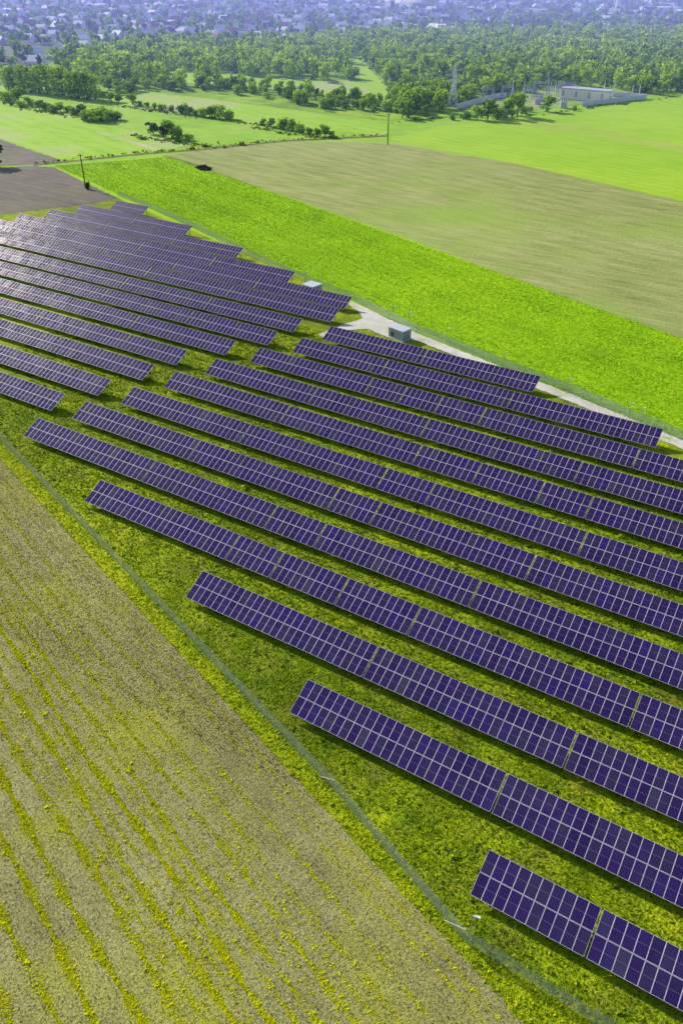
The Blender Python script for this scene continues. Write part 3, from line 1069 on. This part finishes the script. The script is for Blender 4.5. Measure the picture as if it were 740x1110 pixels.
def transformer(u, v, label, s=1.0):
    x, y = ground(u, v)
    root = empty('power_transformer', (x, y, 0), radians(20))
    root.scale = (s, s, s)
    tag(root, label, 'transformer', 'transformers in the substation yard')
    b = MB(); b.box(-1.6, 1.6, -1.1, 1.1, .5, 3.2); b.box(-1.9, 1.9, -1.3, 1.3, 0, .5); b.build('tank', M['lattice'], root)
    for sgn in (-1, 1):
        b = MB()
        for i in range(7):
            b.box(-1.5 + i * .46, -1.3 + i * .46, sgn * 1.12 if sgn > 0 else -1.9, 1.9 if sgn > 0 else -1.12, .8, 2.9)
        b.build('radiator', M['white'], root)
    for i in range(3):
        b = MB(); b.bar((-1 + i, 0, 3.2), (-1 + i, 0, 3.6), .25, .18); b.bar((-1 + i, 0, 3.6), (-1 + i, 0, 4.8), .18, .08); b.build('bushing', M['ceramic'], root)
    b = MB(); b.bar((-1.4, .7, 3.9), (1.0, .7, 3.9), .35, n=10); b.build('conservator', M['white'], root)


transformer(582, 113, 'white finned transformer left of the lone round tree', 1.0)
transformer(585.5, 110, 'white finned transformer just behind the lone round tree', .95)
transformer(610, 117, 'violet and white transformer right of the lone round tree', 1.1)


# ------------------------------------------------------------------ the town
def house_mesh(w, d, hw, hr, wall, roof, chim=True):
    b = MB()
    b.box(-w / 2, w / 2, -d / 2, d / 2, 0, hw, 0)
    for s in (-1, 1):
        b.poly([(s * w / 2, -d / 2, hw), (s * w / 2, d / 2, hw), (s * w / 2, 0, hw + hr * .97)], 0)
    for k in range(max(2, int(w / 3))):
        x = -w / 2 + w * (k + .5) / max(2, int(w / 3))
        for s in (-1, 1):
            y = s * (d / 2 + .02)
            b.poly([(x - .55, y, 1.0), (x + .55, y, 1.0), (x + .55, y, 2.3), (x - .55, y, 2.3)], 2)
    wm = b.mesh('wall', [wall, wall, M['glass_dark']])
    r = MB()
    e = .5
    for s in (-1, 1):
        r.poly([(-w / 2 - e, s * (d / 2 + e), hw - .25), (w / 2 + e, s * (d / 2 + e), hw - .25), (w / 2 + e, 0, hw + hr), (-w / 2 - e, 0, hw + hr)])
        r.poly([(-w / 2 - e, s * (d / 2 + e), hw - .4), (w / 2 + e, s * (d / 2 + e), hw - .4), (w / 2 + e, 0, hw + hr - .15), (-w / 2 - e, 0, hw + hr - .15)])
    if chim:
        r.box(w * .2, w * .2 + .7, .5, 1.2, hw + hr * .5, hw + hr + .8)
    rm = r.mesh('roof', roof)
    return wm, rm


HK = []
for wall, wn in (('wall_white', 'white'), ('wall_cream', 'cream'), ('wall_grey', 'grey')):
    for roof, rn in (('roof_red', 'red'), ('roof_dark', 'dark'), ('roof_brown', 'brown'), ('roof_light', 'pale')):
        HK.append((house_mesh(random.uniform(9, 13), random.uniform(7.5, 9), random.uniform(3, 5.6), random.uniform(2.6, 3.8), M[wall], M[roof]), wn, rn))


def house(x, y, rz, k, s=1.0):
    (wm, rm), wn, rn = HK[k]
    root = empty('house', (x, y, 0), rz)
    root.scale = (s, s, s)
    tag(root, 'small %s gabled house with %s roof among the trees of the hazy town' % (wn, rn), 'house', 'town houses, %s walls and %s roofs' % (wn, rn))
    put('wall', wm, root)
    put('roof', rm, root)


TOWN = G((-260, 106), (-60, 96), (5, 92), (18, 82), (60, 66), (140, 53), (300, 47.5), (440, 38), (560, 42), (610, 38), (740, 36), (900, 36)) + [(600, 2600), (-1900, 2600), (-1900, 900)]
cand = []
x = -1900
while x < 600:
    y = 300
    while y < 2500:
        px, py = x + random.uniform(-7, 7), y + random.uniform(-7, 7)
        u, v = project((px, py, 3))
        if -15 < u < 755 and -25 < v < 86 and in_poly(px, py, TOWN):
            cand.append((px, py, u, v))
        y += 21
    x += 21
cand.sort(key=lambda p: p[0] * HAZE_DIR[0] + p[1] * HAZE_DIR[1])
hs = [p for p in cand if random.random() < (.52 if p[2] < 460 else .38)]
street = [radians(a) for a in (18, 18, 108, 45, 0)]
for (px, py, u, v) in hs[:290]:
    house(px, py, random.choice(street) + random.gauss(0, .1), random.choices(range(12), [2, 1, 2, 10, 1, 1, 1, 4, 1, 1, 1, 2])[0], random.uniform(.8, 1.05))
# the remaining, smaller-looking houses as one mass of town
V, Fc, Mi = [], [], []
mats = [M['wall_white'], M['wall_cream'], M['roof_red'], M['roof_dark'], M['roof_brown'], M['roof_light']]
b = MB()
for (px, py, u, v) in hs[290:]:
    a = random.choice(street) + random.gauss(0, .1)
    w, d, hw, hr = random.uniform(9, 16), random.uniform(8, 10), random.uniform(3, 7), random.uniform(2, 3.5)
    ca, sa = cos(a), sin(a)
    T = lambda X, Y, Z: (px + X * ca - Y * sa, py + X * sa + Y * ca, Z)
    wi = random.choice([0, 0, 0, 1]); ri = random.choice([2, 3, 4, 5, 5, 5, 5])
    c = [(-w / 2, -d / 2), (w / 2, -d / 2), (w / 2, d / 2), (-w / 2, d / 2)]
    for k in range(4):
        p, q = c[k], c[(k + 1) % 4]
        b.poly([T(*p, 0), T(*q, 0), T(*q, hw), T(*p, hw)], wi)
    for s in (-1, 1):
        b.poly([T(s * w / 2, -d / 2, hw), T(s * w / 2, d / 2, hw), T(s * w / 2, 0, hw + hr * .97)], wi)
        b.poly([T(-w / 2 - .4, s * (d / 2 + .4), hw - .2), T(w / 2 + .4, s * (d / 2 + .4), hw - .2), T(w / 2 + .4, 0, hw + hr), T(-w / 2 - .4, 0, hw + hr)], ri)
o = b.build('far_town_houses', mats)
tag(o, 'mass of small hazy houses at the far end of the town', 'town', kind='stuff')
print('HOUSES', len(hs))
tp = []
occ = {(round(p[0] / 26), round(p[1] / 26)) for p in hs}
for (px, py, u, v) in cand:
    for k in range(2):
        if random.random() < (.7 if u > 460 or v > 45 else .66):
            tp.append((px + random.uniform(-13, 13), py + random.uniform(-13, 13)))
tp += [(x_ + random.uniform(-4, 4), y_ + random.uniform(-4, 4)) for (x_, y_, u, v) in cand if 560 < u < 760 and v > 18 for _ in range(2)]
o = merged_leaves('town_trees', ['round', 'bush', 'round', 'tall'], tp, [random.uniform(5, 12) for _ in tp], 0, M['leaf'], per=70, size=.12)
tag(o, 'hazy garden and street trees spread through the town', 'trees', kind='stuff')
print('TOWN TREES', len(tp))


def block(u0, u1, vb, vt, depth, wall, roof, label, cat='building', name='apartment_block', windows=True):
    a, c = ground(u0, vb), ground(u1, vb)
    h = height_at((u0 + u1) / 2, vb, vt)
    L = hypot(c[0] - a[0], c[1] - a[1])
    root = empty(name, (a[0], a[1], 0), atan2(c[1] - a[1], c[0] - a[0]))
    tag(root, label, cat)
    b = MB(); b.box(0, L, 0, depth, 0, h); b.build('wall', M[wall], root)
    b = MB(); b.box(-.3, L + .3, -.3, depth + .3, h + .01, h + .7); b.build('roof', M[roof], root)
    if windows:
        fl = max(1, int(h / 3)); k = max(2, int(L / 6))
        fl = min(fl, max(1, 90 // k))
        for j in range(fl):
            for i in range(k):
                x = L * (i + .5) / k; z = h * (j + .35) / fl
                b = MB(); b.box(x - 1.1, x + 1.1, -.08, -.01, z, z + 1.3); b.build('window', M['glass_dark'], root)


block(640, 645.5, 38, 29, 10, 'wall_white', 'roof_light', 'white tower block standing at the top of the wood, upper right')
block(646, 668, 38.5, 35, 14, 'wall_cream', 'roof_light', 'long low pale shed right of the white tower block', name='warehouse', windows=False)
block(474, 483, 37, 27.5, 12, 'wall_white', 'roof_light', 'white block house above the wood, left of the long pale sheds')
block(494, 512, 37, 32, 16, 'wall_white', 'roof_light', 'long pale shed above the wood, right of the white block house', name='warehouse', windows=False)
block(513, 528, 39.5, 34.5, 14, 'wall_white', 'roof_light', 'lower pale shed at the tree line, right of the longer shed', name='warehouse', windows=False)
block(92, 116, 11, 6, 45, 'wall_white', 'roof_light', 'large white works hall in the haze at upper left', name='warehouse', windows=False)
block(-4, 22, 16, 11, 40, 'wall_white', 'roof_light', 'long white works hall cut by the left edge in the haze', name='warehouse', windows=False)
block(126, 148, 23, 18, 30, 'wall_white', 'roof_light', 'white works hall in the haze, right of the big one', name='warehouse', windows=False)
block(612, 618, 30, 24, 10, 'wall_white', 'roof_red', 'pale block with red roof left of the white tower block')
block(706, 736, 14, 8.5, 30, 'wall_white', 'roof_light', 'long white works hall in the haze at the upper right edge', name='warehouse', windows=False)


def chimney(u, vb, vt, r, mat, label):
    x, y = ground(u, vb)
    h = height_at(u, vb, vt)
    root = empty('factory_chimney', (x, y, 0))
    tag(root, label, 'chimney')
    b = MB(); b.bar((0, 0, 0), (0, 0, h), r, r * .7, 12); b.build('shaft', M[mat], root)
    b = MB(); b.bar((0, 0, h + .01), (0, 0, h + 2), r * .85, r * .85, 12); b.build('rim', M['wall_white'], root)


chimney(668, 14, -3, 4.5, 'wall_white', 'pale factory chimney in the haze at upper right')
chimney(425, 14, 1, 4.0, 'roof_dark', 'dark factory chimney in front of the white steam')

# white steam standing behind the dark chimney
sx, sy = ground(432, 9)
t = NT('steam')
vol = t.n('ShaderNodeVolumePrincipled')
vol.inputs['Color'].default_value = (1, 1, 1, 1)
g_ = t.n('ShaderNodeTexCoord').outputs['Object']
ln = t.n('ShaderNodeVectorMath', operation='LENGTH')
t.l(g_, ln.inputs[0])
fall = t.step(ln.outputs['Value'], 1.0, .25)
dn = t.math('MULTIPLY', fall, t.step(t.noise(1.6, 4, vec=g_), .3, .7))
t.l(t.math('MULTIPLY', dn, .03), vol.inputs['Density'])
vol.inputs['Emission Color'].default_value = (.85, .88, 1, 1)
t.l(t.math('MULTIPLY', dn, .012), vol.inputs['Emission Strength'])
t.l(vol.outputs[0], t.out.inputs['Volume'])
import bmesh
bm = bmesh.new()
bmesh.ops.create_icosphere(bm, subdivisions=3, radius=1.0)
me = bpy.data.meshes.new('steam_cloud'); bm.to_mesh(me); bm.free(); me.materials.append(t.mat)
o = put('steam_cloud', me, loc=(sx, sy, 12), rot=(0, 0, -YAW * -1), scale=(62, 30, 32))
tag(o, 'soft white steam cloud hanging over the far town by the dark chimney', 'steam', kind='stuff')


# ------------------------------------------------------------------ low vegetation
def tufts(pts, size, k, up=.8, spread=.6, width=.22, tint=None, tvar=.16):
    """k leaf blades per plant, each a bent-free triangle; pts (N,3)"""
    n = len(pts)
    P = np.repeat(pts, k, 0)
    S = np.repeat(size, k)
    a = RNG.uniform(0, 2 * pi, n * k)
    q = RNG.uniform(.15, 1.0, n * k) * spread
    base = P + np.stack([np.cos(a) * q * S * .35, np.sin(a) * q * S * .35, np.zeros(n * k)], 1)
    tip = P + np.stack([np.cos(a) * q * S, np.sin(a) * q * S, S * up * RNG.uniform(.5, 1.1, n * k)], 1)
    side = np.stack([-np.sin(a), np.cos(a), RNG.normal(0, .3, n * k)], 1) * (S * width)[:, None]
    mid = base * .45 + tip * .55 + np.stack([np.zeros(n * k)] * 2 + [S * .12], 1)
    v = np.stack([base, mid + side, tip, mid - side], 1).reshape(-1, 3)
    tt = (np.repeat(tint, k) if tint is not None else .5) + RNG.normal(0, tvar, n * k)
    return v, np.repeat(np.clip(tt, 0, 1), 4)


def clumps(pts, size, k, tint, flat=.7, tvar=.14, lean=(0, 0, .35)):
    """leafy plants: k small leaf faces round each point"""
    n = len(pts)
    S = np.repeat(size, k)
    d = RNG.normal(0, 1, (n * k, 3))
    d[:, 2] = np.abs(d[:, 2])
    d /= np.linalg.norm(d, axis=1)[:, None]
    r = RNG.uniform(.2, 1, n * k) ** .5
    c = np.repeat(pts, k, 0) + d * (S * r)[:, None] * np.array([1, 1, flat])
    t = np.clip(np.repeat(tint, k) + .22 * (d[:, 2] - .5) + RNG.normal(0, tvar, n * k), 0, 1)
    return leaf_quads(c, d + np.array(lean), S * .48, t)


def in_view(P, m=25):
    d = P - CAM
    w = d @ FWD
    u = 370 + CF * (d @ RGT) / w
    v = 555 - CF * (d @ UPV) / w
    return (w > 0) & (u > -m - 30) & (u < 740 + m + 30) & (v > -m) & (v < 1110 + m + 40)


# grass of the park: dense near, thinner far
def scatter(x0, x1, y0, y1, dens, test):
    n = int((x1 - x0) * (y1 - y0) * dens)
    P = np.stack([RNG.uniform(x0, x1, n), RNG.uniform(y0, y1, n), np.zeros(n)], 1)
    return P[in_view(P) & test(P)]


s_ll = lambda P: P[:, 1] - (33.6 - .3405 * P[:, 0])
s_ur = lambda P: P[:, 1] - (124.5 - .365 * P[:, 0])
V, T = [], []
for (y0, y1, x0, dens, sz) in ((33, 62, -105, 60, .115), (62, 90, -125, 30, .16), (90, 140, -140, 14, .21)):
    P = scatter(x0, 25, y0, y1, dens, lambda P: (np.where(P[:, 0] < -9, s_ll(P) > 0, P[:, 1] > 35.3)) & (s_ur(P) < -5.5))
    # the strip right below each table stays short
    clump = .5 + .5 * np.sin(P[:, 0] * .9 + 2 * np.sin(P[:, 1] * .7)) * np.sin(P[:, 1] * 1.1 + 1.5 * np.sin(P[:, 0] * .43))
    keep = RNG.uniform(0, 1, len(P)) < .35 + .65 * clump
    P = P[keep]; clump = clump[keep]
    size = sz * RNG.lognormal(0, .35, len(P))
    h_ = len(P) // 2
    v1, t1 = tufts(P[:h_], size[:h_], 5, up=.8, spread=.7, width=.2, tint=(.27 + .27 * clump)[:h_])
    v2, t2 = clumps(P[h_:], size[h_:] * .8, 6, (.26 + .33 * clump)[h_:], tvar=.2)
    v, t = np.concatenate([v1, v2]), np.concatenate([t1, t2])
    V.append(v); T.append(t)
P = scatter(-125, 20, 34, 120, .10, lambda P: (np.where(P[:, 0] < -9, s_ll(P) > .5, P[:, 1] > 35.8)) & (s_ur(P) < -6))
v, t = clumps(P, .20 * RNG.lognormal(0, .35, len(P)), 18, RNG.uniform(.25, .7, len(P)), flat=.9)
V.append(v); T.append(t)
o = put('grass_tufts', np_mesh('grass_tufts', np.concatenate(V), 4, np.concatenate(T), M['grass']))
tag(o, 'yellow green grass and weeds growing between the panel rows', 'grass', kind='stuff')
print('GRASS', sum(len(t) for t in T) // 4)

# taller verge along the lower fence
P = scatter(-130, 20, 24, 85, 30, lambda P: np.where(P[:, 0] < -9, (P[:, 1] > 31.0 - .3365 * P[:, 0]) & (s_ll(P) < .1), (P[:, 1] > 31.0 - .3365 * P[:, 0]) & (P[:, 1] < 35.4)))
v, t = clumps(P, .12 * RNG.lognormal(0, .3, len(P)), 6, RNG.uniform(.3, .75, len(P)))
o = put('verge_grass', np_mesh('verge_grass', v, 4, t, M['grass']))
tag(o, 'rough yellow green grass along the foot of the lower fence', 'grass', kind='stuff')

v, t = clumps(SCRUB, .38 * RNG.lognormal(0, .45, len(SCRUB)), 14, RNG.uniform(.05, .75, len(SCRUB)), flat=.9)
o = put('hedge_scrub', np_mesh('hedge_scrub', v, 4, t, M['grass']))
tag(o, 'rough scrub and tall herbs along the hedges and field margins', 'scrub', kind='stuff')

# lime crop
def lime_streak(P):
    c = P[:, 1] + .375 * P[:, 0]
    return .09 * np.sin(c * 1.9 + .5 * np.sin(P[:, 0] * .05)) + .09 * np.sin(c * .42 + 1) + .05 * np.sin(P[:, 0] * .11 + 2 * np.sin(P[:, 1] * .09))


P1 = scatter(-140, 30, 100, 240, 20, lambda P: (s_ur(P) > .8) & (P[:, 1] + .385 * P[:, 0] < 169))
P2 = scatter(-290, -140, 160, 275, 9, lambda P: (s_ur(P) > 1.5) & (P[:, 1] + .385 * P[:, 0] < 169) & (P[:, 1] < 223 + (P[:, 0] + 269) * 1.45))
P = np.concatenate([P1, P2])
v, t = clumps(P, np.concatenate([np.full(len(P1), .135), np.full(len(P2), .19)]) * RNG.lognormal(0, .3, len(P)), 4, np.clip(RNG.uniform(.2, .56, len(P)) + lime_streak(P), .05, .8))
o = put('lime_crop', np_mesh('lime_crop', v, 4, t, M['lime_leaf']))
tag(o, 'bright lime green leafy crop filling the field beyond the upper fence', 'crop', kind='stuff')
print('LIME', len(t) // 4)

# straw-coloured regrowth in the lower field
P = scatter(-120, 6, 5, 70, 80, lambda P: P[:, 1] < 31.2 - .3365 * P[:, 0])
cc = P[:, 1] + .3365 * P[:, 0]
drill = .5 + .5 * np.cos(cc * 2 * pi / .32 + .6 * np.sin(P[:, 0] * .3))
keep = RNG.uniform(0, 1, len(P)) < .45 + .55 * drill
P = P[keep]
size = .07 * RNG.lognormal(0, .3, len(P)) * (1 + (P[:, 1] + .0 > 40) * .35)
v, t = tufts(P, size, 4, up=1.0, spread=.75, width=.24, tint=np.clip(RNG.uniform(.12, .85, len(P)) + .13 * np.sin(cc[keep] * 2 * pi / .95) + .10 * np.sin(cc[keep] * 2 * pi / 2.72 + 1), 0, 1))
o = put('straw_stubble', np_mesh('straw_stubble', v, 4, t, M['straw']))
tag(o, 'grey brown stubble and straw standing in the lower left field', 'stubble', kind='stuff')
print('STRAW', len(t) // 4)

# yellow weed lines
V, T = [], []
for (c, dens, wd) in ((29.8, .25, .16), (28.4, .25, .2), (25.6, .4, .25), (23.2, .5, .3), (22.0, .25, .25), (20.7, .8, .3), (19.3, .25, .3), (18.0, 1.2, .24), (16.8, .6, .3), (15.4, 3.0, .22), (14.1, .4, .3), (11.3, .4, .4), (12.75, 1.9, .30), (9.9, 1.6, .34), (7.1, 2.6, .28), (4.5, 2.0, .26), (1.9, 1.8, .3), (-.8, 1.5, .3)):
    n = int(130 * dens * 190)
    x = RNG.uniform(-120, 10, n)
    thick = .5 + .5 * np.sin(x * .35 + c) * np.sin(x * .13 + 2 * c) + .35 * np.sin(x * 1.7 + c * 3)
    keep = RNG.uniform(0, 1, n) < np.clip(.32 + .7 * thick, .12, 1)
    x = x[keep]
    y = c - .3365 * x + RNG.normal(0, 1, len(x)) * wd * 1.1 * (.58 + .34 * np.sin(x * .9 + c * 2) + .2 * np.sin(x * 2.3)) + .18 * np.sin(x * .21 + c)
    P = np.stack([x, y, np.zeros(len(x))], 1)
    P = P[in_view(P)]
    v, t = clumps(P, .084 * RNG.lognormal(0, .35, len(P)), 6, RNG.uniform(.65, 1.1, len(P)), flat=.45, lean=(-1.1, .25, 1.0))   # leaves turned to the light
    V.append(v); T.append(t)
n = 5200
P = scatter(-120, 6, 5, 70, 11, lambda P: P[:, 1] < 31.0 - .3365 * P[:, 0])
P = P[RNG.uniform(0, 1, len(P)) < np.clip(.5 + .6 * np.sin(P[:, 0] * .21 + P[:, 1] * .5) * np.sin(P[:, 1] * .31), .1, 1)]
v, t = clumps(P, .05 * RNG.lognormal(0, .35, len(P)), 5, RNG.uniform(.2, .7, len(P)), lean=(-.8, .2, .8))
V.append(v); T.append(t)
o = put('yellow_weeds', np_mesh('yellow_weeds', np.concatenate(V), 4, np.concatenate(T), M['weed']))
tag(o, 'lines of bright yellow green weeds along the drill rows of the lower field', 'weeds', kind='stuff')

# ------------------------------------------------------------------ camera, sun, sky
cam = bpy.data.cameras.new('camera')
cam.sensor_fit = 'VERTICAL'
cam.sensor_height = 36.0
cam.lens = 36.0 * CF / 1110.0
cam.clip_start, cam.clip_end = 0.5, 9000
co = bpy.data.objects.new('camera', cam)
COL.objects.link(co)
from mathutils import Matrix, Vector
m = Matrix(((RGT[0], UPV[0], -FWD[0]), (RGT[1], UPV[1], -FWD[1]), (RGT[2], UPV[2], -FWD[2])))
co.matrix_world = Matrix.Translation(Vector(CAM)) @ m.to_4x4()
scene.camera = co

SUN_EL, SUN_AZ = radians(27), radians(165)      # azimuth counter-clockwise from +X, where the sun stands
sd = Vector((cos(SUN_AZ) * cos(SUN_EL), sin(SUN_AZ) * cos(SUN_EL), sin(SUN_EL)))
sl = bpy.data.lights.new('sun', 'SUN')
sl.energy, sl.angle, sl.color = 5.0, radians(.5), (1.0, .93, .80)
so = bpy.data.objects.new('sun', sl)
COL.objects.link(so)
so.rotation_euler = sd.to_track_quat('Z', 'Y').to_euler()
so.location = (-100, 50, 120)

w = bpy.data.worlds.new('World')
scene.world = w
w.use_nodes = True
nt = w.node_tree
bg = nt.nodes['Background']
sky = nt.nodes.new('ShaderNodeTexSky')
sky.sky_type = 'NISHITA'
sky.sun_disc = False
sky.sun_elevation = SUN_EL
sky.sun_rotation = radians(90) - SUN_AZ
sky.air_density, sky.dust_density, sky.ozone_density = 1.0, 1.2, 1.5
nt.links.new(sky.outputs[0], bg.inputs['Color'])
bg.inputs['Strength'].default_value = .14

scene.view_settings.view_transform = 'Standard'
scene.view_settings.look = 'None'
scene.view_settings.exposure = 0
scene.view_settings.gamma = 1
scene.cycles.max_bounces = 5
scene.cycles.diffuse_bounces = 2
scene.cycles.glossy_bounces = 2
scene.cycles.transmission_bounces = 3
scene.cycles.transparent_max_bounces = 6
scene.cycles.volume_bounces = 0
